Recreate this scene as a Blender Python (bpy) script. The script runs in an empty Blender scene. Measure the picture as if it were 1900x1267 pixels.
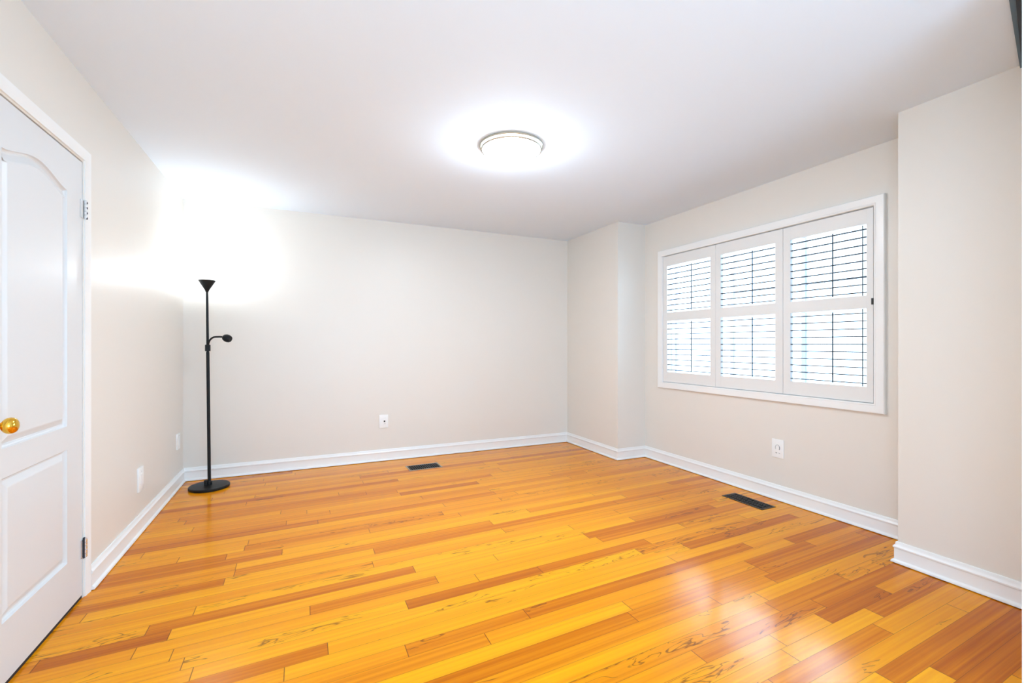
import bpy, bmesh, math, random
from mathutils import Vector, Matrix

random.seed(7)
C = bpy.context.scene.collection
S = bpy.context.scene

# ------------------------------------------------------------------ camera, world, light, exposure
F_PX, YAW, HORIZON, CAM_Z = 848.14, 0.431757, 638.5, 1.1857
cam = bpy.data.cameras.new('camera')
cam.sensor_fit = 'HORIZONTAL'
cam.sensor_width = 36.0
cam.lens = 36.0 * F_PX / 1900.0
cam.shift_y = (HORIZON - 633.5) / 1900.0
cam.clip_start = 0.02
co = bpy.data.objects.new('camera', cam)
C.objects.link(co)
co.location = (0, 0, CAM_Z)
co.rotation_euler = (math.pi / 2, 0, -YAW)
S.camera = co

S.view_settings.view_transform = 'Standard'
S.view_settings.look = 'None'
S.view_settings.exposure = 1.33
S.view_settings.gamma = 1.0
S.view_settings.use_curve_mapping = False

w = bpy.data.worlds.new('daylight_sky')
S.world = w
w.use_nodes = True
bg = w.node_tree.nodes['Background']
bg.inputs['Color'].default_value = (0.60, 0.81, 1.0, 1)
bg.inputs['Strength'].default_value = 2.1

def area(name, loc, rot, sx, sy, power, col):
    l = bpy.data.lights.new(name, 'AREA')
    l.shape = 'RECTANGLE'
    l.size, l.size_y = sx, sy
    l.energy = power
    l.color = col
    o = bpy.data.objects.new(name, l)
    C.objects.link(o)
    o.location = loc
    o.rotation_euler = rot
    return o

# added fill lamp at an invented opening in the left wall, out of view
area('side_fill', (-1.40, -0.75, 1.05), (math.radians(112), 0, math.radians(-62)), 1.5, 1.7, 14, (0.34, 0.64, 1.0))
# second added fill lamp, at an invented opening straight behind the camera
area('rear_fill', (0.55, -1.98, 1.05), (math.radians(114), 0, math.radians(-12)), 2.0, 1.7, 22, (0.30, 0.61, 1.0))
# daylight arriving at the shuttered window
area('window_daylight', (4.30, 4.3, 2.35), (0, math.radians(70), 0), 2.2, 3.6, 250, (0.66, 0.83, 1.0))

# ------------------------------------------------------------------ room dimensions
XL, YB, XR, XW, YJ, YP, H = -0.929, 4.775, 2.941, 3.297, 3.7955, 1.376, 2.44
YN = -1.5                                    # wall behind the camera

# ------------------------------------------------------------------ materials
def nodes_of(m):
    m.use_nodes = True
    nt = m.node_tree
    return nt, nt.nodes, nt.links, nt.nodes['Principled BSDF']

def mat(name, col, rough=0.5, metal=0.0, spec=0.5, coat=0.0, bump=0.0, bscale=200.0, var=0.0):
    m = bpy.data.materials.new(name)
    nt, N, L, P = nodes_of(m)
    P.inputs['Roughness'].default_value = rough
    P.inputs['Metallic'].default_value = metal
    P.inputs['Specular IOR Level'].default_value = spec
    P.inputs['Coat Weight'].default_value = coat
    P.inputs['Base Color'].default_value = (*col, 1)
    tc = N.new('ShaderNodeTexCoord')
    nz = N.new('ShaderNodeTexNoise')
    nz.inputs['Scale'].default_value = bscale
    nz.inputs['Detail'].default_value = 3
    L.new(tc.outputs['Object'], nz.inputs['Vector'])
    if var > 0:
        mx = N.new('ShaderNodeMix'); mx.data_type = 'RGBA'
        mx.inputs[6].default_value = (*[c * (1 - var) for c in col], 1)
        mx.inputs[7].default_value = (*[min(1, c * (1 + var)) for c in col], 1)
        L.new(nz.outputs['Fac'], mx.inputs[0])
        L.new(mx.outputs[2], P.inputs['Base Color'])
    if bump > 0:
        b = N.new('ShaderNodeBump')
        b.inputs['Strength'].default_value = bump
        b.inputs['Distance'].default_value = 0.002
        L.new(nz.outputs['Fac'], b.inputs['Height'])
        L.new(b.outputs['Normal'], P.inputs['Normal'])
    return m

def emit(name, col, strength):
    m = bpy.data.materials.new(name)
    nt, N, L, P = nodes_of(m)
    P.inputs['Base Color'].default_value = (0.9, 0.9, 0.9, 1)
    P.inputs['Emission Color'].default_value = (*col, 1)
    P.inputs['Emission Strength'].default_value = strength
    return m

M = {}
M['wall'] = mat('greige_wall_paint', (0.785, 0.738, 0.668), 0.40, bump=0.03, bscale=350)
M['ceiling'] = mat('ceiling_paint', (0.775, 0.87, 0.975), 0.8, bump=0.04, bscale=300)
M['trim'] = mat('white_gloss_trim', (0.87, 0.86, 0.835), 0.3)
M['door'] = mat('white_door_paint', (0.72, 0.72, 0.715), 0.35)
M['shutter'] = mat('white_shutter_paint', (0.79, 0.775, 0.745), 0.4)
M['louver_shade'] = mat('painted_louver_shade', (0.035, 0.035, 0.04), 0.7, spec=0.1)  # white louvers seen against the light, their shade put into the colour
M['frame_blue'] = mat('pale_blue_window_frame', (0.74, 0.86, 0.97), 0.5)
M['dark_line'] = mat('dark_grey_metal_bar', (0.04, 0.045, 0.055), 0.5, spec=0.1)
M['black'] = mat('black_powder_coat', (0.008, 0.009, 0.010), 0.42, spec=0.22, bump=0.05, bscale=400)
M['vent_black'] = mat('black_vent_enamel', (0.006, 0.006, 0.007), 0.30, spec=0.15)
M['vent_hole'] = mat('vent_shaft_dark', (0.002, 0.002, 0.002), 0.9, spec=0.0)
M['vent_edge'] = mat('worn_vent_edge', (0.42, 0.36, 0.28), 0.4, metal=0.6)
M['vent_brown'] = mat('brown_vent_flange', (0.07, 0.045, 0.03), 0.35, spec=0.2)
M['brass'] = mat('polished_brass', (0.83, 0.50, 0.07), 0.12, metal=1.0)
M['chrome'] = mat('chrome_hinge', (0.72, 0.74, 0.78), 0.25, metal=1.0)
M['hinge_dark'] = mat('dark_hinge_gap', (0.02, 0.02, 0.025), 0.6)
M['nickel'] = mat('brushed_nickel', (0.50, 0.48, 0.40), 0.28, metal=1.0)
M['fixture_white'] = mat('white_fixture_band', (0.9, 0.9, 0.88), 0.4)
M['plate'] = mat('white_wall_plate', (0.90, 0.90, 0.88), 0.3)
M['jack'] = mat('black_jack', (0.01, 0.01, 0.01), 0.5)
M['mark'] = mat('grey_mark', (0.16, 0.17, 0.17), 0.5)
M['screw'] = mat('grey_screw', (0.5, 0.5, 0.5), 0.4)
M['slate'] = mat('slate_blue_paint', (0.10, 0.17, 0.24), 0.5)
M['track'] = mat('black_track', (0.01, 0.015, 0.03), 0.5)
M['gap_shade'] = mat('painted_door_gap_shade', (0.02, 0.015, 0.012), 0.9)  # shadow of the slit under the door, painted as a dark colour
M['diffuser'] = emit('glowing_diffuser', (0.84, 0.92, 1.0), 32.0)
M['glow_band'] = emit('glowing_band', (0.86, 0.93, 1.0), 2.5)
M['bulb'] = emit('glowing_bulb', (1.0, 0.97, 0.92), 60.0)

def glass_mat():
    m = bpy.data.materials.new('window_glass')
    m.use_nodes = True
    nt = m.node_tree
    N, L = nt.nodes, nt.links
    N.remove(N['Principled BSDF'])
    out = N['Material Output']
    t = N.new('ShaderNodeBsdfTransparent')
    t.inputs['Color'].default_value = (0.95, 0.98, 1.0, 1)
    g = N.new('ShaderNodeBsdfGlossy')
    g.inputs['Roughness'].default_value = 0.02
    fr = N.new('ShaderNodeFresnel')
    fr.inputs['IOR'].default_value = 1.3
    mx = N.new('ShaderNodeMixShader')
    L.new(fr.outputs[0], mx.inputs[0]); L.new(t.outputs[0], mx.inputs[1]); L.new(g.outputs[0], mx.inputs[2])
    L.new(mx.outputs[0], out.inputs['Surface'])
    return m
M['glass'] = glass_mat()

def vinyl_mat():
    m = bpy.data.materials.new('pale_blue_vinyl_frame')
    m.use_nodes = True
    nt = m.node_tree
    N, L = nt.nodes, nt.links
    N.remove(N['Principled BSDF'])
    d = N.new('ShaderNodeBsdfDiffuse'); d.inputs['Color'].default_value = (0.74, 0.78, 0.87, 1)
    t = N.new('ShaderNodeBsdfTranslucent'); t.inputs['Color'].default_value = (0.85, 0.9, 1.0, 1)
    mx = N.new('ShaderNodeMixShader'); mx.inputs[0].default_value = 0.03
    L.new(d.outputs[0], mx.inputs[1]); L.new(t.outputs[0], mx.inputs[2])
    L.new(mx.outputs[0], N['Material Output'].inputs['Surface'])
    return m
M['frame_blue'] = vinyl_mat()

PLANK_W = 0.0775

def floor_mat():
    m = bpy.data.materials.new('glossy_orange_strip_oak')
    nt, N, L, P = nodes_of(m)
    def math_(op, a=None, b=None, va=0.0, vb=0.0, clamp=False):
        n = N.new('ShaderNodeMath'); n.operation = op; n.use_clamp = clamp
        if a is not None: L.new(a, n.inputs[0])
        else: n.inputs[0].default_value = va
        if b is not None: L.new(b, n.inputs[1])
        else: n.inputs[1].default_value = vb
        return n.outputs[0]
    uv = N.new('ShaderNodeUVMap'); uv.uv_map = 'plank'
    en = N.new('ShaderNodeUVMap'); en.uv_map = 'ends'
    at = N.new('ShaderNodeAttribute'); at.attribute_name = 'tone'
    su = N.new('ShaderNodeSeparateXYZ'); L.new(uv.outputs[0], su.inputs[0])
    se = N.new('ShaderNodeSeparateXYZ'); L.new(en.outputs[0], se.inputs[0])
    sa = N.new('ShaderNodeSeparateColor'); L.new(at.outputs['Color'], sa.inputs[0])
    tone, seed, knot = sa.outputs[0], sa.outputs[1], sa.outputs[2]
    along, across = su.outputs[0], su.outputs[1]
    sd = math_('MULTIPLY', seed, None, vb=57.0)
    def vec(kx, ky):
        c = N.new('ShaderNodeCombineXYZ')
        L.new(math_('MULTIPLY', along, None, vb=kx), c.inputs[0])
        L.new(math_('MULTIPLY', across, None, vb=ky), c.inputs[1])
        L.new(sd, c.inputs[2])
        return c.outputs[0]
    def noise(v, scale, detail, dist=0.0):
        n = N.new('ShaderNodeTexNoise')
        n.inputs['Scale'].default_value = scale
        n.inputs['Detail'].default_value = detail
        n.inputs['Distortion'].default_value = dist
        L.new(v, n.inputs['Vector'])
        return n.outputs['Fac']
    streak = noise(vec(0.6, 4.6), 1.0, 4.0, 0.25)          # broad grain bands
    fine = noise(vec(4.0, 14.0), 1.0, 3.0, 0.2)           # fine grain
    t1 = math_('ADD', tone, math_('MULTIPLY', math_('SUBTRACT', streak, None, vb=0.5), None, vb=0.95))
    t2 = math_('ADD', t1, math_('MULTIPLY', math_('SUBTRACT', fine, None, vb=0.5), None, vb=0.16), clamp=True)
    cr = N.new('ShaderNodeValToRGB')
    e = cr.color_ramp.elements
    e[0].position = 0.0; e[0].color = (0.440, 0.095, 0.001, 1)
    e[1].position = 1.0; e[1].color = (0.930, 0.385, 0.004, 1)
    k = e.new(0.30); k.color = (0.620, 0.165, 0.001, 1)
    k = e.new(0.60); k.color = (0.800, 0.265, 0.004, 1)
    L.new(t2, cr.inputs[0])
    # cathedral / knot squiggles on some boards
    wv = N.new('ShaderNodeTexNoise')
    wv.inputs['Scale'].default_value = 1.0; wv.inputs['Detail'].default_value = 2.0; wv.inputs['Distortion'].default_value = 1.6
    L.new(vec(3.2, 1.5), wv.inputs['Vector'])
    rid = math_('ABSOLUTE', math_('SUBTRACT', wv.outputs['Fac'], None, vb=0.5))
    line = math_('SUBTRACT', None, math_('MULTIPLY', rid, None, vb=34.0), va=1.0, clamp=True)
    patch = math_('GREATER_THAN', noise(vec(1.6, 0.6), 1.0, 1.0), None, vb=0.585)
    kn = math_('MULTIPLY', math_('MULTIPLY', line, knot), patch)
    # seams
    edge = math_('MINIMUM', across, math_('SUBTRACT', None, across, va=1.0))
    s1 = math_('LESS_THAN', edge, None, vb=0.012)
    endd = math_('MINIMUM', se.outputs[0], se.outputs[1])
    s2 = math_('LESS_THAN', endd, None, vb=0.0016)
    seam = math_('MAXIMUM', math_('MULTIPLY', s1, None, vb=0.55), math_('MULTIPLY', s2, None, vb=0.8))
    dark = math_('MAXIMUM', seam, math_('MULTIPLY', kn, None, vb=0.8), clamp=True)
    mx = N.new('ShaderNodeMix'); mx.data_type = 'RGBA'
    L.new(dark, mx.inputs[0]); L.new(cr.outputs[0], mx.inputs[6])
    mx.inputs[7].default_value = (0.11, 0.028, 0.004, 1)
    L.new(mx.outputs[2], P.inputs['Base Color'])
    P.inputs['Roughness'].default_value = 0.18
    P.inputs['Specular IOR Level'].default_value = 0.17
    # gentle waviness of the varnish, grooves at the seams
    tc = N.new('ShaderNodeTexCoord')
    wob = N.new('ShaderNodeTexNoise'); wob.inputs['Scale'].default_value = 7.0; wob.inputs['Detail'].default_value = 1.0
    L.new(tc.outputs['Object'], wob.inputs['Vector'])
    h = math_('ADD', math_('MULTIPLY', wob.outputs['Fac'], None, vb=1.2), math_('MULTIPLY', fine, None, vb=0.10))
    h = math_('SUBTRACT', h, math_('MULTIPLY', seam, None, vb=0.35))
    b = N.new('ShaderNodeBump'); b.inputs['Strength'].default_value = 0.35; b.inputs['Distance'].default_value = 0.002
    L.new(h, b.inputs['Height']); L.new(b.outputs['Normal'], P.inputs['Normal'])
    return m
M['floor'] = floor_mat()

# ------------------------------------------------------------------ mesh helpers
def obj(name, bm, m, parent=None, smooth=False, recalc=True, loc=None):
    if recalc:
        bmesh.ops.recalc_face_normals(bm, faces=bm.faces[:])
    me = bpy.data.meshes.new(name)
    bm.to_mesh(me); bm.free()
    for x in (m if isinstance(m, (list, tuple)) else [m]):
        me.materials.append(x)
    if smooth:
        for p in me.polygons: p.use_smooth = True
        me.set_sharp_from_angle(angle=math.radians(35))
    o = bpy.data.objects.new(name, me)
    C.objects.link(o)
    if parent is not None: o.parent = parent
    if loc is not None: o.location = loc
    return o

def struct(name, bm, m, **k):
    o = obj(name, bm, m, **k)
    o['kind'] = 'structure'
    return o

def thing(name, label, cat, loc=(0, 0, 0), rotz=0.0, group=None):
    o = bpy.data.objects.new(name, None)
    o.empty_display_size = 0.05
    C.objects.link(o)
    o.location = loc; o.rotation_euler = (0, 0, rotz)
    o['label'] = label; o['category'] = cat
    if group: o['group'] = group
    return o

def box(bm, x0, x1, y0, y1, z0, z1, mi=0, bevel=0.0):
    vs = [bm.verts.new((x, y, z)) for x in (x0, x1) for y in (y0, y1) for z in (z0, z1)]
    fs = []
    for q in ((0, 1, 3, 2), (4, 6, 7, 5), (0, 4, 5, 1), (2, 3, 7, 6), (0, 2, 6, 4), (1, 5, 7, 3)):
        f = bm.faces.new([vs[i] for i in q]); f.material_index = mi; fs.append(f)
    if bevel > 0:
        es = list({e for f in fs for e in f.edges})
        bmesh.ops.bevel(bm, geom=es, offset=bevel, segments=2, affect='EDGES', profile=0.6)
    return fs

def lathe(bm, prof, seg=48, ax='Z', origin=(0, 0, 0), close=True):
    """prof: (radius, height) pairs revolved about an axis."""
    ox, oy, oz = origin
    rings = []
    for r, h in prof:
        if r < 1e-6:
            p = {'Z': (ox, oy, oz + h), 'X': (ox + h, oy, oz), 'Y': (ox, oy + h, oz)}[ax]
            rings.append([bm.verts.new(p)])
        else:
            ring = []
            for i in range(seg):
                a = 2 * math.pi * i / seg
                c, s = r * math.cos(a), r * math.sin(a)
                p = {'Z': (ox + c, oy + s, oz + h), 'X': (ox + h, oy + c, oz + s), 'Y': (ox + c, oy + h, oz + s)}[ax]
                ring.append(bm.verts.new(p))
            rings.append(ring)
    for a, b in zip(rings[:-1], rings[1:]):
        for i in range(seg):
            j = (i + 1) % seg
            if len(a) == 1 and len(b) == 1: continue
            if len(a) == 1: bm.faces.new((a[0], b[i], b[j]))
            elif len(b) == 1: bm.faces.new((a[i], b[0], a[j]))
            else: bm.faces.new((a[i], b[i], b[j], a[j]))
    if close:
        for r in (rings[0], rings[-1]):
            if len(r) > 2:
                try: bm.faces.new(r)
                except ValueError: pass

def tube(bm, pts, rad, seg=16):
    pts = [Vector(p) for p in pts]
    rads = rad if isinstance(rad, (list, tuple)) else [rad] * len(pts)
    up = Vector((0, 0, 1))
    rings = []
    n = None
    for i, p in enumerate(pts):
        d = (pts[min(i + 1, len(pts) - 1)] - pts[max(i - 1, 0)]).normalized()
        if n is None:
            n = d.cross(up if abs(d.z) < 0.9 else Vector((1, 0, 0))).normalized()
        else:
            n = (n - d * n.dot(d)).normalized()
        b = d.cross(n)
        rings.append([bm.verts.new(p + (n * math.cos(2 * math.pi * k / seg) + b * math.sin(2 * math.pi * k / seg)) * rads[i]) for k in range(seg)])
    for a, c in zip(rings[:-1], rings[1:]):
        for i in range(seg):
            j = (i + 1) % seg
            bm.faces.new((a[i], a[j], c[j], c[i]))
    bm.faces.new(rings[0]); bm.faces.new(rings[-1])

def sweep(bm, path, prof):
    """Sweep a (offset, z) profile along a 2D polyline; the room lies to the LEFT of the path direction; mitred corners."""
    P = [Vector(p) for p in path]
    n = len(P)
    rings = []
    for i in range(n):
        if i == 0: d0 = d1 = (P[1] - P[0]).normalized()
        elif i == n - 1: d0 = d1 = (P[-1] - P[-2]).normalized()
        else: d0 = (P[i] - P[i - 1]).normalized(); d1 = (P[i + 1] - P[i]).normalized()
        n0 = Vector((-d0.y, d0.x)); n1 = Vector((-d1.y, d1.x))
        m = (n0 + n1).normalized()
        m = m / max(0.2, m.dot(n0))
        rings.append([bm.verts.new((P[i].x + m.x * o, P[i].y + m.y * o, z)) for o, z in prof])
    for a, b in zip(rings[:-1], rings[1:]):
        for k in range(len(prof) - 1):
            bm.faces.new((a[k], a[k + 1], b[k + 1], b[k]))
    bm.faces.new(rings[0]); bm.faces.new(rings[-1])

# ------------------------------------------------------------------ floor: strip boards with joints, tones per board
def build_floor():
    slope = 0.045
    ang = math.atan(slope)
    ca, sa = math.cos(ang), math.sin(ang)
    bm = bmesh.new()
    uvp = bm.loops.layers.uv.new('plank')
    uve = bm.loops.layers.uv.new('ends')
    col = bm.loops.layers.float_color.new('tone')
    base = 1.488
    # boards read from the place: (row centre, x start, x end, tone)
    marked = [(1.765, 0.37, 0.90, 0.34), (1.765, 0.90, 2.39, 0.26), (1.515, 0.20, 1.31, 0.30), (1.515, 1.31, 2.2, 0.40),
              (2.065, 0.436, 1.14, 0.19), (2.065, 1.14, 1.89, 0.24), (2.31, 1.60, 2.73, 0.26), (2.205, 0.035, 0.62, 0.34),
              (2.41, -0.58, 0.54, 0.34), (2.33, -0.89, -0.49, 0.16), (2.66, -0.93, -0.35, 0.24), (2.90, -0.93, -0.10, 0.32),
              (0.73, 2.1, 3.1, 0.14), (1.28, 1.93, 2.5, 0.38), (1.13, 2.05, 2.55, 0.16), (1.05, 2.30, 2.95, 0.26), (1.43, 2.15, 3.3, 0.26),
              (0.97, 1.5, 2.2, 0.44), (1.59, 2.2, 2.75, 0.24), (3.10, -0.3, 0.9, 0.38), (3.33, 0.1, 1.4, 0.40), (3.7, -0.7, 0.7, 0.44)]
    rows = {}
    for yc, x0, x1, t in marked:
        rows.setdefault(int(math.floor((yc - base) / PLANK_W)), []).append((x0, x1, t))
    def plank(r, x0, x1, tone, knot):
        y0 = base + r * PLANK_W; y1 = y0 + PLANK_W
        seed = random.random()
        vs = []
        for x, y, u, v in ((x0, y0, 0, 0), (x1, y0, 1, 0), (x1, y1, 1, 1), (x0, y1, 0, 1)):
            vs.append(bm.verts.new((x, y + slope * x, 0.0)))
        f = bm.faces.new(vs)
        ln = x1 - x0
        for lp, (u, v) in zip(f.loops, ((0, 0), (1, 0), (1, 1), (0, 1))):
            lp[uvp].uv = (u * ln, v)
            lp[uve].uv = (u * ln, (1 - u) * ln)
            lp[col] = (tone, seed, knot, 1)
    r0 = int((YN - 0.3 - base) / PLANK_W) - 2
    r1 = int((YB + 0.2 - base) / PLANK_W) + 3
    def fill(r, a, b):
        x = a
        while x < b - 1e-4:
            ln = random.uniform(0.6, 2.3)
            e = x + ln
            if b - e < 0.3: e = b
            q = random.random()
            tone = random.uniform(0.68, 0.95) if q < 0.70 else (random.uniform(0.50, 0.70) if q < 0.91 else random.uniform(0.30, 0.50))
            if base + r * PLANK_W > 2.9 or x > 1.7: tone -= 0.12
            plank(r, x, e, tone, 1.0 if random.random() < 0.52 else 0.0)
            x = e
    for r in range(r0, r1):
        x = -1.6 - random.random()
        for a, b, t in sorted(rows.get(r, [])):
            if a > x: fill(r, x, a)
            plank(r, a, b, t, 1.0 if random.random() < 0.3 else 0.0)
            x = b
        fill(r, x, 4.2)
    for p, n in (((XL - 0.1, 0, 0), (-1, 0, 0)), ((3.44, 0, 0), (1, 0, 0)), ((0, YN, 0), (0, -1, 0)), ((0, YB + 0.1, 0), (0, 1, 0))):
        bmesh.ops.bisect_plane(bm, geom=bm.verts[:] + bm.edges[:] + bm.faces[:], plane_co=p, plane_no=n, clear_outer=True)
    for f in bm.faces:
        if f.normal.z < 0: f.normal_flip()
    return struct('floor', bm, M['floor'], recalc=False)
build_floor()

# ------------------------------------------------------------------ shell
bm = bmesh.new(); box(bm, XL - 0.15, 3.6, YN, YB + 0.15, H, H + 0.12); struct('ceiling', bm, M['ceiling'])

DY0, DY1, DZ1 = 2.018, 2.785, 2.040          # door opening in the left wall
bm = bmesh.new()
VY0, VY1, VZ0, VZ1 = -1.42, 0.25, 0.35, 2.10      # unseen opening added to let in fill light
box(bm, XL - 0.12, XL, VY1, DY0, 0, H); box(bm, XL - 0.12, XL, YN, VY0, 0, H)
box(bm, XL - 0.12, XL, VY0, VY1, 0, VZ0); box(bm, XL - 0.12, XL, VY0, VY1, VZ1, H); box(bm, XL - 0.12, XL, DY1, YB, 0, H); box(bm, XL - 0.12, XL, DY0, DY1, DZ1, H)
struct('wall_left', bm, M['wall'])
bm = bmesh.new(); box(bm, XL - 0.12, XR + 0.6, YB, YB + 0.12, 0, H); struct('wall_back', bm, M['wall'])

WY0, WY1, WZ0, WZ1 = 1.655, 3.535, 0.800, 2.071   # window opening
def quad(bm, a, b, c, d): bm.faces.new([bm.verts.new(p) for p in (a, b, c, d)])
def ext(bm, poly, z0, z1):
    lo = [bm.verts.new((x, y, z0)) for x, y in poly]; hi = [bm.verts.new((x, y, z1)) for x, y in poly]
    n = len(poly)
    for i in range(n): bm.faces.new((lo[i], lo[(i + 1) % n], hi[(i + 1) % n], hi[i]))
    bm.faces.new(lo); bm.faces.new(hi)
bm = bmesh.new()
XO = XW + 0.16
ext(bm, [(XR, YB), (XO, YB), (XO, WY1), (XW, WY1), (XW, YJ), (XR, YJ)], 0, H)           # far chase and wall up to the window
ext(bm, [(XW, WY0), (XO, WY0), (XO, YN), (XR, YN), (XR, YP), (XW, YP)], 0, H)           # near chase and wall up to the window
box(bm, XW, XO, WY0, WY1, 0, WZ0); box(bm, XW, XO, WY0, WY1, WZ1, H)
struct('wall_right', bm, M['wall'])

# return wall at the opening the camera stands in, seen as a sliver at the right edge of the view
bm = bmesh.new(); box(bm, 2.147, XR, 0.50, 0.662, 0, H); struct('wall_near', bm, M['trim'])

UX0, UX1 = -0.60, 1.70
bm = bmesh.new()
box(bm, XL - 0.12, UX0, YN - 0.12, YN, 0, H); box(bm, UX1, XO, YN - 0.12, YN, 0, H)
box(bm, UX0, UX1, YN - 0.12, YN, 0, VZ0); box(bm, UX0, UX1, YN - 0.12, YN, VZ1, H)
struct('wall_front', bm, M['wall'])
bm = bmesh.new()
box(bm, UX0, UX0 + 0.05, YN - 0.09, YN + 0.01, VZ0, VZ1); box(bm, UX1 - 0.05, UX1, YN - 0.09, YN + 0.01, VZ0, VZ1)
box(bm, UX0 + 0.05, UX1 - 0.05, YN - 0.09, YN + 0.01, VZ0, VZ0 + 0.05); box(bm, UX0 + 0.05, UX1 - 0.05, YN - 0.09, YN + 0.01, VZ1 - 0.05, VZ1)
struct('fill_opening_rear', bm, M['trim'])  # frame of the invented rear opening, added for the fill light

bm = bmesh.new()
box(bm, XL - 0.09, XL + 0.01, VY0, VY0 + 0.05, VZ0, VZ1); box(bm, XL - 0.09, XL + 0.01, VY1 - 0.05, VY1, VZ0, VZ1)
box(bm, XL - 0.09, XL + 0.01, VY0 + 0.05, VY1 - 0.05, VZ0, VZ0 + 0.05); box(bm, XL - 0.09, XL + 0.01, VY0 + 0.05, VY1 - 0.05, VZ1 - 0.05, VZ1)
struct('fill_opening_side', bm, M['trim'])  # frame of the invented side opening, added for the fill light

# dark blue-grey header over that opening
bm = bmesh.new()
ext(bm, [(2.885, 0.898), (2.320, 0.748), (2.10, 0.690), (2.15, 0.664), (2.940, 0.664), (2.940, 0.912)], H - 0.012, H)
struct('trim_3', bm, M['slate'])
bm = bmesh.new()
ext(bm, [(2.860, 0.883), (2.345, 0.738), (2.20, 0.698), (2.24, 0.666), (2.930, 0.666), (2.930, 0.885)], H - 0.022, H - 0.012)
struct('trim_4', bm, M['track'])

# ------------------------------------------------------------------ baseboards
BP = [(0, 0.004), (0.024, 0.004), (0.0245, 0.010), (0.021, 0.017), (0.014, 0.022), (0.013, 0.026), (0.013, 0.080), (0.017, 0.083),
      (0.0175, 0.090), (0.013, 0.097), (0.009, 0.103), (0.0085, 0.112), (0.006, 0.116), (0, 0.116)]
def baseboard(name, path):
    bm = bmesh.new(); sweep(bm, path, BP); struct(name, bm, M['trim'], smooth=True)
# one mesh per wall; each mitred where it meets the next
def baseboard_cut(name, path, i0, i1):
    """profile swept along the whole path, only segments i0..i1 kept, so mitres line up"""
    P = path
    bm = bmesh.new()
    Pv = [Vector(p) for p in P]
    n = len(Pv); rings = []
    for i in range(n):
        if i == 0: d0 = d1 = (Pv[1] - Pv[0]).normalized()
        elif i == n - 1: d0 = d1 = (Pv[-1] - Pv[-2]).normalized()
        else: d0 = (Pv[i] - Pv[i - 1]).normalized(); d1 = (Pv[i + 1] - Pv[i]).normalized()
        n0 = Vector((-d0.y, d0.x)); n1 = Vector((-d1.y, d1.x))
        m = (n0 + n1).normalized(); m = m / max(0.2, m.dot(n0))
        rings.append((Pv[i], m))
    R = [[bm.verts.new((p.x + m.x * o, p.y + m.y * o, z)) for o, z in BP] for p, m in rings[i0:i1 + 1]]
    for a, b in zip(R[:-1], R[1:]):
        for k in range(len(BP) - 1): bm.faces.new((a[k], a[k + 1], b[k + 1], b[k]))
    bm.faces.new(R[0]); bm.faces.new(R[-1])
    struct(name, bm, M['trim'], smooth=True)
BPATH = [(XR, 0.664), (XR, YP), (XW, YP), (XW, YJ), (XR, YJ), (XR, YB), (XL, YB), (XL, 2.8435)]
baseboard_cut('baseboard_right', BPATH, 0, 5)
baseboard_cut('baseboard_back', BPATH, 5, 6)
baseboard_cut('baseboard_left', BPATH, 6, 7)

# ------------------------------------------------------------------ door
def offset_poly(pts, d):
    """inset a counter-clockwise polygon by d"""
    n = len(pts); out = []
    for i in range(n):
        p0, p1, p2 = Vector(pts[i - 1]), Vector(pts[i]), Vector(pts[(i + 1) % n])
        a = (p1 - p0).normalized(); b = (p2 - p1).normalized()
        na = Vector((-a.y, a.x)); nb = Vector((-b.y, b.x))
        m = na + nb
        m = m.normalized() if m.length > 1e-6 else na
        k = max(0.35, m.dot(na))
        q = p1 + m * (d / k)
        out.append((q.x, q.y))
    return out

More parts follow.
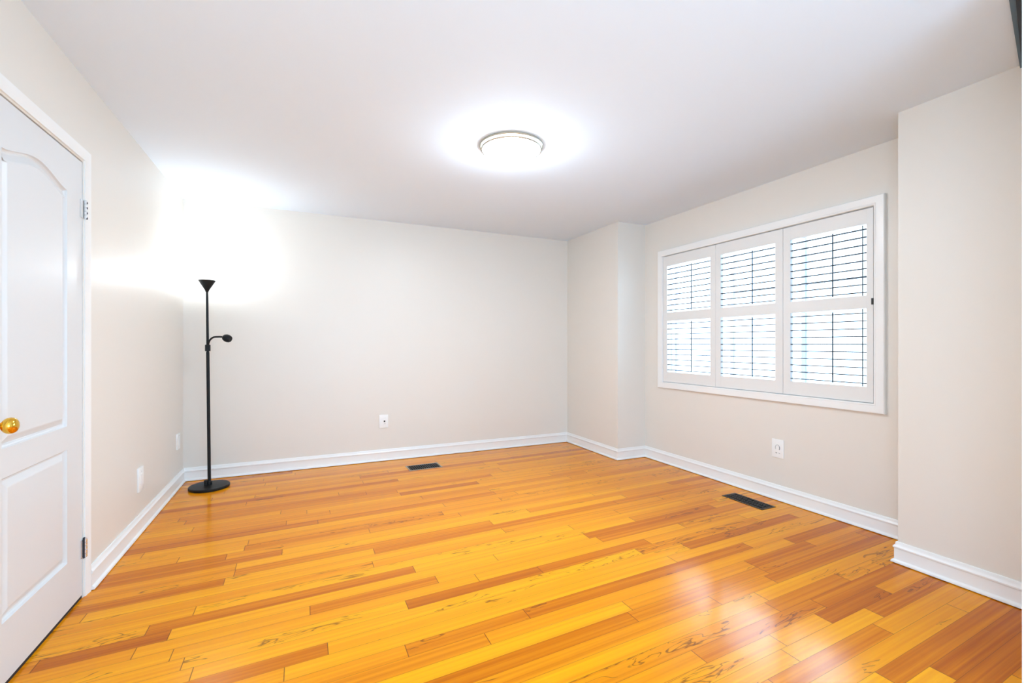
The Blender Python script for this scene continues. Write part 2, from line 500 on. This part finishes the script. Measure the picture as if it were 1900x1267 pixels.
def build_door():
    # local coordinates (y, z) on the face; x is depth, room side +x
    y0, y1, z0, z1 = DY0 + 0.003, DY1 - 0.004, 0.015, 2.034
    face = XL - 0.002; back = face - 0.035
    pl, pr = 2.150, 2.632
    lz0, lz1 = 0.226, 0.724
    uz0, uzc, rise = 0.826, 1.860, 0.046
    n = 36
    def arch(t):          # t in 0..1 over the panel: ogee, shoulders level, crown in the middle
        s = abs(2 * t - 1)
        return uzc + rise * (0.5 + 0.5 * math.cos(math.pi * min(1, s / 0.98))) ** 0.8
    bm = bmesh.new()
    def V(y, z, x=face): return bm.verts.new((x, y, z))
    def F(*v): bm.faces.new(v)
    def rect(a, b, c, d): F(V(a, c), V(b, c), V(b, d), V(a, d))
    rect(y0, pl, z0, z1); rect(pr, y1, z0, z1)
    rect(pl, pr, z0, lz0); rect(pl, pr, lz1, uz0)
    ys = [pl + (pr - pl) * i / n for i in range(n + 1)]
    for i in range(n):
        F(V(ys[i], arch(i / n)), V(ys[i + 1], arch((i + 1) / n)), V(ys[i + 1], z1), V(ys[i], z1))
    def panel(loop):      # loop counter-clockwise in (y, z)
        prev = [V(*p) for p in loop]
        for ins, dep in ((0.003, -0.008), (0.008, -0.013), (0.014, -0.013), (0.036, -0.003), (0.040, -0.002)):
            cur = [V(p[0], p[1], face + dep) for p in offset_poly(loop, ins)]
            for i in range(len(loop)):
                j = (i + 1) % len(loop)
                F(prev[i], prev[j], cur[j], cur[i])
            prev = cur
        F(*prev)
    panel([(pl, lz0), (pr, lz0), (pr, lz1), (pl, lz1)])
    up = [(pl, uz0), (pr, uz0)] + [(ys[i], arch(i / n)) for i in range(n, -1, -1)]
    panel(up)
    # back and edges
    F(V(y0, z0, back), V(y1, z0, back), V(y1, z1, back), V(y0, z1, back))
    for (a, b) in (((y0, z0), (y1, z0)), ((y1, z0), (y1, z1)), ((y1, z1), (y0, z1)), ((y0, z1), (y0, z0))):
        F(V(*a), V(*b), V(b[0], b[1], back), V(a[0], a[1], back))
    bmesh.ops.remove_doubles(bm, verts=bm.verts[:], dist=0.0002)
    d = struct('door_1', bm, M['door'])
    # hinges on the right edge of the leaf
    for zc, hm in ((1.817, M['door']), (0.231, M['chrome'])):
        bm = bmesh.new()
        h = 0.042
        for k in range(5):
            a = zc - h + k * 2 * h / 5
            lathe(bm, [(0.0, a + 0.0008), (0.0062, a + 0.0008), (0.0062, a + 2 * h / 5 - 0.0008), (0.0, a + 2 * h / 5 - 0.0008)], 16, 'Z', (XL + 0.0085, DY1 + 0.004, 0))
        for t in (h, -h):
            lathe(bm, [(0.0, zc + t - 0.003), (0.0045, zc + t - 0.003), (0.0045, zc + t + 0.003), (0, zc + t + 0.003)], 12, 'Z', (XL + 0.0085, DY1 + 0.004, 0))
        hg = obj('hinge', bm, hm, d, smooth=True)
        bm = bmesh.new()
        box(bm, XL - 0.0018, XL + 0.002, DY1 - 0.026, DY1 - 0.004, zc - h, zc + h, bevel=0.0006)
        obj('hinge_leaf', bm, hm, hg)
        bm = bmesh.new()
        if zc > 1:
            for t in (-0.042, -0.018, 0.006, 0.030):
                box(bm, XL + 0.0085, XL + 0.0152, DY1 + 0.0005, DY1 + 0.0075, zc + t - 0.003, zc + t + 0.006)
        else:
            box(bm, XL + 0.0005, XL + 0.006, DY1 - 0.0035, DY1 + 0.0115, zc - h - 0.006, zc + h + 0.006)
        obj('hinge_recess', bm, M['hinge_dark'], hg)
    # knob: rosette, neck and egg-shaped grip
    bm = bmesh.new()
    lathe(bm, [(0.0, 0.0), (0.032, 0.0), (0.032, 0.004), (0.027, 0.008), (0.014, 0.011), (0.011, 0.016), (0.011, 0.028), (0.016, 0.031),
               (0.0225, 0.036), (0.0265, 0.043), (0.0275, 0.050), (0.0262, 0.057), (0.022, 0.063), (0.015, 0.067), (0.007, 0.069), (0.0, 0.0695)], 40, 'X', (face, 2.085, 0.914))
    k = obj('door_knob', bm, M['brass'], d, smooth=True)
    k['label'] = 'polished brass door knob'
    return d
build_door()

# jamb and casing of the door
bm = bmesh.new()
box(bm, XL - 0.11, XL - 0.0005, DY1 - 0.0005, DY1 + 0.018, 0, DZ1 + 0.018)
box(bm, XL - 0.11, XL - 0.0005, DY0 - 0.018, DY0 + 0.0005, 0, DZ1 + 0.018)
box(bm, XL - 0.11, XL - 0.0005, DY0, DY1, DZ1 - 0.0005, DZ1 + 0.018)
for c_in, c_out in ((0.008, 0.060),):
    # profile: (distance from opening edge, thickness) swept round the opening as mitred frame
    prof = [(0.008, 0.0), (0.008, 0.006), (0.012, 0.0075), (0.030, 0.008), (0.038, 0.010), (0.050, 0.012), (0.056, 0.012), (0.058, 0.010), (0.058, 0.0)]
    def frame_pts(o): return [(DY1 + o, 0.0), (DY1 + o, DZ1 + o), (DY0 - o, DZ1 + o), (DY0 - o, 0.0)]
    R = [[bm.verts.new((XL + t, *frame_pts(o)[i])) for o, t in prof] for i in range(4)]
    for a, b in zip(R[:-1], R[1:]):
        for k in range(len(prof) - 1): bm.faces.new((a[k], a[k + 1], b[k + 1], b[k]))
    bm.faces.new(R[0]); bm.faces.new(R[-1])
struct('trim_1', bm, M['trim'], smooth=True)
bm = bmesh.new(); box(bm, XL - 0.115, XL - 0.040, DY0, DY1, 0.0, DZ1); box(bm, XL - 0.040, XL - 0.004, DY0 + 0.001, DY1 - 0.001, 0.0, 0.013); struct('door_gap_shade', bm, M['gap_shade'])   # dark solid behind and under the door, its shade put into the colour

# ------------------------------------------------------------------ window with casing, glazing and pale frames behind the shutters
bm = bmesh.new()
GX = XW + 0.125
fw = 0.016
def ring(bm, x0, x1, y0, y1, z0, z1, wd):
    box(bm, x0, x1, y0, y0 + wd, z0, z1); box(bm, x0, x1, y1 - wd, y1, z0, z1)
    box(bm, x0, x1, y0 + wd, y1 - wd, z0, z0 + wd); box(bm, x0, x1, y0 + wd, y1 - wd, z1 - wd, z1)
ring(bm, GX - 0.025, GX + 0.025, WY0, WY1, WZ0, WZ1, fw)
win = struct('window_1', bm, M['frame_blue'])
for yc in (2.815, 2.190, 3.47):
    bm = bmesh.new(); box(bm, GX - 0.018, GX + 0.018, yc - 0.015, yc + 0.015, WZ0 + fw, WZ1 - fw)
    obj('mullion', bm, M['frame_blue'], win)
bm = bmesh.new(); box(bm, GX - 0.012, GX + 0.010, WY0 + fw, 2.171, 1.630, 1.633); box(bm, GX - 0.012, GX + 0.010, 2.209, 2.796, 1.630, 1.633)
obj('meeting_rail', bm, M['dark_line'], win)
bm = bmesh.new(); box(bm, GX - 0.002, GX + 0.002, 1.799, 1.804, WZ0 + fw, WZ1 - fw)
obj('glazing_bar', bm, M['dark_line'], win)
bm = bmesh.new(); box(bm, GX - 0.003, GX + 0.003, WY0 + fw - 0.004, WY1 - fw + 0.004, WZ0 + fw - 0.004, WZ1 - fw + 0.004)
obj('glass_pane', bm, M['glass'], win)
bm = bmesh.new()
CO = (1.604, 3.586, 0.750, 2.121)
prof = [(0.0, 0.0), (0.0, 0.020), (0.004, 0.024), (0.040, 0.024), (0.046, 0.022), (0.052, 0.024), (0.058, 0.022), (0.060, 0.018), (0.060, -0.10)]
def cpts(o): return [(CO[0] + o, CO[2] + o), (CO[1] - o, CO[2] + o), (CO[1] - o, CO[3] - o), (CO[0] + o, CO[3] - o)]
R = [[bm.verts.new((XW - t, *cpts(o)[i])) for o, t in prof] for i in range(4)]
for i in range(4):
    a, b = R[i], R[(i + 1) % 4]
    for k in range(len(prof) - 1): bm.faces.new((a[k], a[k + 1], b[k + 1], b[k]))
obj('casing', bm, M['trim'], win, smooth=True)

# ------------------------------------------------------------------ plantation shutters
sh = thing('plantation_shutter', 'white three panel plantation shutters with open louvers in the window casing', 'shutter', (XW, 2.595, WZ0))
def rel(o): o.location = -Vector(sh.location); return o
PX0, PX1 = XW - 0.008, XW + 0.022            # panel thickness
IY0, IY1, IZ0, IZ1 = CO[0] + 0.0685, CO[1] - 0.066, CO[2] + 0.0635, CO[3] - 0.067
panels = [(2.8865, IY1, 2.943, 3.470, 3.195), (2.2705, 2.8835, 2.332, 2.833, 2.553), (IY0, 2.2675, 1.710, 2.213, 1.935)]
OZ = ((0.911, 1.416), (1.499, 1.957))
bm = bmesh.new()
ring(bm, PX1 + 0.004, PX1 + 0.016, CO[0] + 0.0615, CO[1] - 0.0615, CO[2] + 0.0615, CO[3] - 0.0615, 0.022)
rel(obj('stop_frame', bm, M['shutter'], sh))
for pi, (a, b, oa, ob, rod_y) in enumerate(panels):
    bm = bmesh.new()
    box(bm, PX0, PX1, a, oa, IZ0, IZ1, bevel=0.0012); box(bm, PX0, PX1, ob, b, IZ0, IZ1, bevel=0.0012)
    for z0, z1 in ((IZ0, OZ[0][0]), (OZ[0][1], OZ[1][0]), (OZ[1][1], IZ1)):
        box(bm, PX0 + 0.0004, PX1 - 0.0004, oa, ob, z0, z1)
    pn = rel(obj('shutter_panel', bm, M['shutter'], sh))
    for z0, z1, k in ((OZ[0][0], OZ[0][1], 10), (OZ[1][0], OZ[1][1], 9)):
        for j in range(k):
            zc = z0 + (z1 - z0) * (j + 0.42) / k
            bm = bmesh.new()
            # flat oval blade, backlit shade painted over every face
            pr = []
            for q in range(16):
                t = 2 * math.pi * q / 16
                pr.append((XW + 0.008 + 0.016 * math.cos(t), zc + 0.0032 * math.sin(t) * (abs(math.sin(t)) ** -0.35 if abs(math.sin(t)) > 0.01 else 1)))
            lo = [bm.verts.new((x, oa + 0.0015, z)) for x, z in pr]; hi = [bm.verts.new((x, ob - 0.0015, z)) for x, z in pr]
            for q in range(16):
                f = bm.faces.new((lo[q], lo[(q + 1) % 16], hi[(q + 1) % 16], hi[q]))
            bm.faces.new(lo); bm.faces.new(hi)
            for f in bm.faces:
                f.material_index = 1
            lv = obj('louver', bm, [M['shutter'], M['louver_shade']], pn, smooth=True)
        bm = bmesh.new(); box(bm, XW + 0.024, XW + 0.030, rod_y - 0.0028, rod_y + 0.0028, z0 + 0.01, z1 - 0.01)
        obj('tilt_rod', bm, M['dark_line'], pn)
bm = bmesh.new(); box(bm, PX0 - 0.006, PX0 + 0.004, IY0 - 0.005, IY0 + 0.008, 1.437, 1.478, bevel=0.001); rel(obj('latch', bm, M['jack'], sh))

# ------------------------------------------------------------------ floor lamp
LX, LY = -0.690, 4.475
lamp = thing('floor_lamp', 'slim black torchiere floor lamp with a reading arm, lit in the back left corner', 'lamp', (LX, LY, 0))
bm = bmesh.new()
lathe(bm, [(0.0, 0.0), (0.140, 0.0), (0.146, 0.004), (0.147, 0.018), (0.143, 0.024), (0.05, 0.029), (0.0, 0.030)], 20)
obj('base', bm, M['black'], lamp, smooth=True)
bm = bmesh.new()
lathe(bm, [(0.0, 0.026), (0.020, 0.028), (0.019, 0.050), (0.0125, 0.058), (0.0115, 0.075), (0.0, 0.075)], 24)
lathe(bm, [(0.0, 0.060), (0.0125, 0.060), (0.0120, 1.12), (0.0, 1.12)], 20)
lathe(bm, [(0.0, 1.12), (0.0100, 1.12), (0.0085, 1.64), (0.0, 1.64)], 20)
# pole leans slightly
for v in bm.verts: v.co.x += -0.010 * v.co.z
obj('pole', bm, M['black'], lamp, smooth=True)
tip = Vector((-0.0165, 0, 0))
bm = bmesh.new()
lathe(bm, [(0.0, 1.615), (0.010, 1.615), (0.016, 1.632), (0.060, 1.706), (0.0605, 1.712), (0.0575, 1.712), (0.016, 1.645), (0.0, 1.640)], 40)
for v in bm.verts: v.co += tip
obj('lamp_shade', bm, M['black'], lamp, smooth=True)
bm = bmesh.new()
bmesh.ops.create_uvsphere(bm, u_segments=20, v_segments=12, radius=0.014)
for v in bm.verts: v.co += tip + Vector((0, 0, 1.664))
bulb = obj('light_bulb', bm, M['bulb'], lamp, smooth=True)
l = bpy.data.lights.new('torchiere_light', 'POINT'); l.energy = 6.4; l.color = (0.82, 0.92, 1.0); l.shadow_soft_size = 0.045
lo_ = bpy.data.objects.new('torchiere_light', l); C.objects.link(lo_); lo_.location = (LX + tip.x, LY, 1.715)
# reading arm: joint clamp on the pole, gooseneck, small head
rx, ry = math.cos(YAW), -math.sin(YAW)       # the arm swings to the right seen from the room
bm = bmesh.new()
box(bm, -0.018, 0.018, -0.016, 0.016, 1.128, 1.182, bevel=0.004)
for v in bm.verts: v.co.x += -0.0115
obj('clamp', bm, M['black'], lamp)
bm = bmesh.new()
pts = []
for i in range(11):
    a = math.pi / 2 * i / 10
    pts.append(((0.006 + 0.062 * (1 - math.cos(a))), 1.178 + 0.068 * math.sin(a)))
pts += [(0.10, 1.247), (0.135, 1.244)]
tube(bm, [(-0.012 + rx * r, ry * r - 0.004, z) for r, z in pts], 0.0072, 14)
obj('reading_arm', bm, M['black'], lamp, smooth=True)
bm = bmesh.new()
lathe(bm, [(0.0, 0.0), (0.012, 0.002), (0.024, 0.012), (0.031, 0.028), (0.032, 0.044), (0.028, 0.060), (0.022, 0.068), (0.0, 0.069)], 28)
axis = Vector((rx, ry, -0.35)).normalized()
rot = Vector((0, 0, 1)).rotation_difference(axis).to_matrix().to_4x4()
bmesh.ops.transform(bm, matrix=Matrix.Translation((-0.012 + rx * 0.125, ry * 0.125 - 0.004, 1.247)) @ rot, verts=bm.verts[:])
obj('reading_head', bm, M['black'], lamp, smooth=True)
bm = bmesh.new()
box(bm, -0.034, -0.010, -0.030, -0.010, 0.026, 0.072, bevel=0.005)
obj('cord_socket', bm, M['black'], lamp)

# ------------------------------------------------------------------ ceiling light
cl = thing('ceiling_light', 'round flush ceiling light with nickel rings and glowing diffuser', 'ceiling light', (1.205, 2.625, H))
bm = bmesh.new()
lathe(bm, [(0.188, 0.0), (0.197, 0.0), (0.1995, -0.003), (0.1995, -0.011), (0.197, -0.0135), (0.188, -0.0135)], 72, close=False)
obj('outer_ring', bm, M['nickel'], cl, smooth=True)
bm = bmesh.new()
lathe(bm, [(0.190, -0.0135), (0.1925, -0.0145), (0.1920, -0.0235), (0.185, -0.0245)], 72, close=False)
obj('band', bm, M['glow_band'], cl, smooth=True)
bm = bmesh.new()
lathe(bm, [(0.1905, -0.0235), (0.1925, -0.0245), (0.1925, -0.029), (0.189, -0.0315), (0.184, -0.0315), (0.181, -0.0275)], 72, close=False)
obj('inner_ring', bm, M['nickel'], cl, smooth=True)
bm = bmesh.new()
lathe(bm, [(0.183, -0.0275), (0.181, -0.031), (0.16, -0.034), (0.09, -0.0375), (0.0, -0.0385)], 72)
obj('diffuser', bm, M['diffuser'], cl, smooth=True)

l = bpy.data.lights.new('ceiling_light_glow', 'POINT'); l.energy = 4.8; l.color = (0.74, 0.87, 1.0); l.shadow_soft_size = 0.05
lo_ = bpy.data.objects.new('ceiling_light_glow', l); C.objects.link(lo_); lo_.location = (1.205, 2.625, H - 0.19)

# ------------------------------------------------------------------ wall plates
def plate_root(label, loc, rz, w_, h_, t=0.006):
    p = thing('wall_plate', label, 'wall plate', loc, rz, 'white wall plates')
    bm = bmesh.new(); box(bm, -w_ / 2, w_ / 2, -t, 0.0, -h_ / 2, h_ / 2, bevel=0.0022)
    obj('cover_plate', bm, M['plate'], p, smooth=True)
    return p
def disc(bm, x, z, r, y0, y1): lathe(bm, [(0, y0), (r, y0), (r, y1), (0, y1)], 16, 'Y', (x, 0, z))
# local frame: face looks along -y, x to the right as seen from the room
p = plate_root('white wall plate with one black jack on the back wall above the floor vent', (0.760, YB, 0.401), 0, 0.088, 0.132, 0.010)
bm = bmesh.new(); box(bm, -0.022, 0.022, -0.0118, -0.0098, -0.036, 0.042, bevel=0.0006); obj('insert', bm, M['plate'], p)
bm = bmesh.new(); box(bm, 0.000, 0.015, -0.0128, -0.0116, -0.006, 0.009); obj('jack_socket', bm, M['jack'], p)
bm = bmesh.new(); disc(bm, 0.012, -0.024, 0.0045, -0.0128, -0.0116); disc(bm, -0.002, -0.024, 0.0025, -0.0125, -0.0116); obj('screw', bm, M['screw'], p)
p = plate_root('white wall plate with a grey arch mark under the shuttered window', (XW, 2.313, 0.392), -math.pi / 2, 0.094, 0.140, 0.007)
bm = bmesh.new()
tube(bm, [(0.017 * math.cos(a), -0.0075, 0.006 + 0.022 * math.sin(a)) for a in [math.radians(-35 + 250 * i / 24) for i in range(25)]], [0.0012 + 0.0012 * (i < 7) for i in range(25)], 8)
obj('socket_mark', bm, M['mark'], p, smooth=True)
bm = bmesh.new()
box(bm, -0.016, -0.010, -0.0078, -0.0068, -0.036, -0.030); box(bm, -0.008, -0.004, -0.0078, -0.0068, -0.038, -0.030)
box(bm, 0.004, 0.007, -0.0078, -0.0068, -0.035, -0.033); box(bm, 0.012, 0.018, -0.0078, -0.0068, -0.036, -0.033)
obj('printed_marks', bm, M['mark'], p)
for lab, y, z, h_ in (('white wall plate on the left wall nearer the door', 3.603, 0.335, 0.150), ('white wall plate on the left wall nearer the lamp corner', 4.575, 0.385, 0.128)):
    p = plate_root(lab, (XL, y, z), math.pi / 2, 0.090, h_, 0.012)
    bm = bmesh.new(); box(bm, -0.017, 0.017, -0.0145, -0.0118, -0.034, 0.034, bevel=0.0008); obj('insert', bm, M['plate'], p)
    bm = bmesh.new(); disc(bm, 0.0, 0.048, 0.003, -0.0128, -0.0116); obj('screw', bm, M['screw'], p)

# ------------------------------------------------------------------ floor vents
def vent(label, loc, rz, lx, ly, edge_mat, n):
    v = thing('floor_vent', label, 'vent', loc, rz, 'black floor vents')
    bm = bmesh.new()
    f = 0.014
    for z0, z1, g in ((0.0, 0.0035, 0.0),):
        box(bm, -lx / 2, lx / 2, -ly / 2, -ly / 2 + f, z0, z1, bevel=0.001); box(bm, -lx / 2, lx / 2, ly / 2 - f, ly / 2, z0, z1, bevel=0.001)
        box(bm, -lx / 2, -lx / 2 + f, -ly / 2 + f, ly / 2 - f, z0, z1, bevel=0.001); box(bm, lx / 2 - f, lx / 2, -ly / 2 + f, ly / 2 - f, z0, z1, bevel=0.001)
    obj('frame', bm, edge_mat, v)
    bm = bmesh.new(); box(bm, -lx / 2 + f * 0.8, lx / 2 - f * 0.8, -ly / 2 + f * 0.8, ly / 2 - f * 0.8, 0.0, 0.0012)
    obj('damper', bm, M['vent_hole'], v)
    bm = bmesh.new()
    w_ = lx - 2 * f
    for i in range(n):
        x = -w_ / 2 + w_ * (i + 0.5) / n
        box(bm, x - w_ / n * 0.22, x + w_ / n * 0.22, -ly / 2 + f, ly / 2 - f, 0.001, 0.0034, bevel=0.0006)
    for y in (-ly / 6 + 0.004, ly / 6 - 0.004):
        box(bm, -w_ / 2, w_ / 2, y - 0.004, y + 0.004, 0.0012, 0.0038, bevel=0.0006)
    obj('grille', bm, M['vent_black'], v)
    return v
vent('black floor vent with worn pale edges by the back wall', (1.077, 4.372, 0), math.radians(1.5), 0.318, 0.185, M['vent_edge'], 14)
vent('shiny black floor vent with brown edges under the window wall', (3.062, 2.390, 0), math.radians(90), 0.345, 0.150, M['vent_brown'], 15)
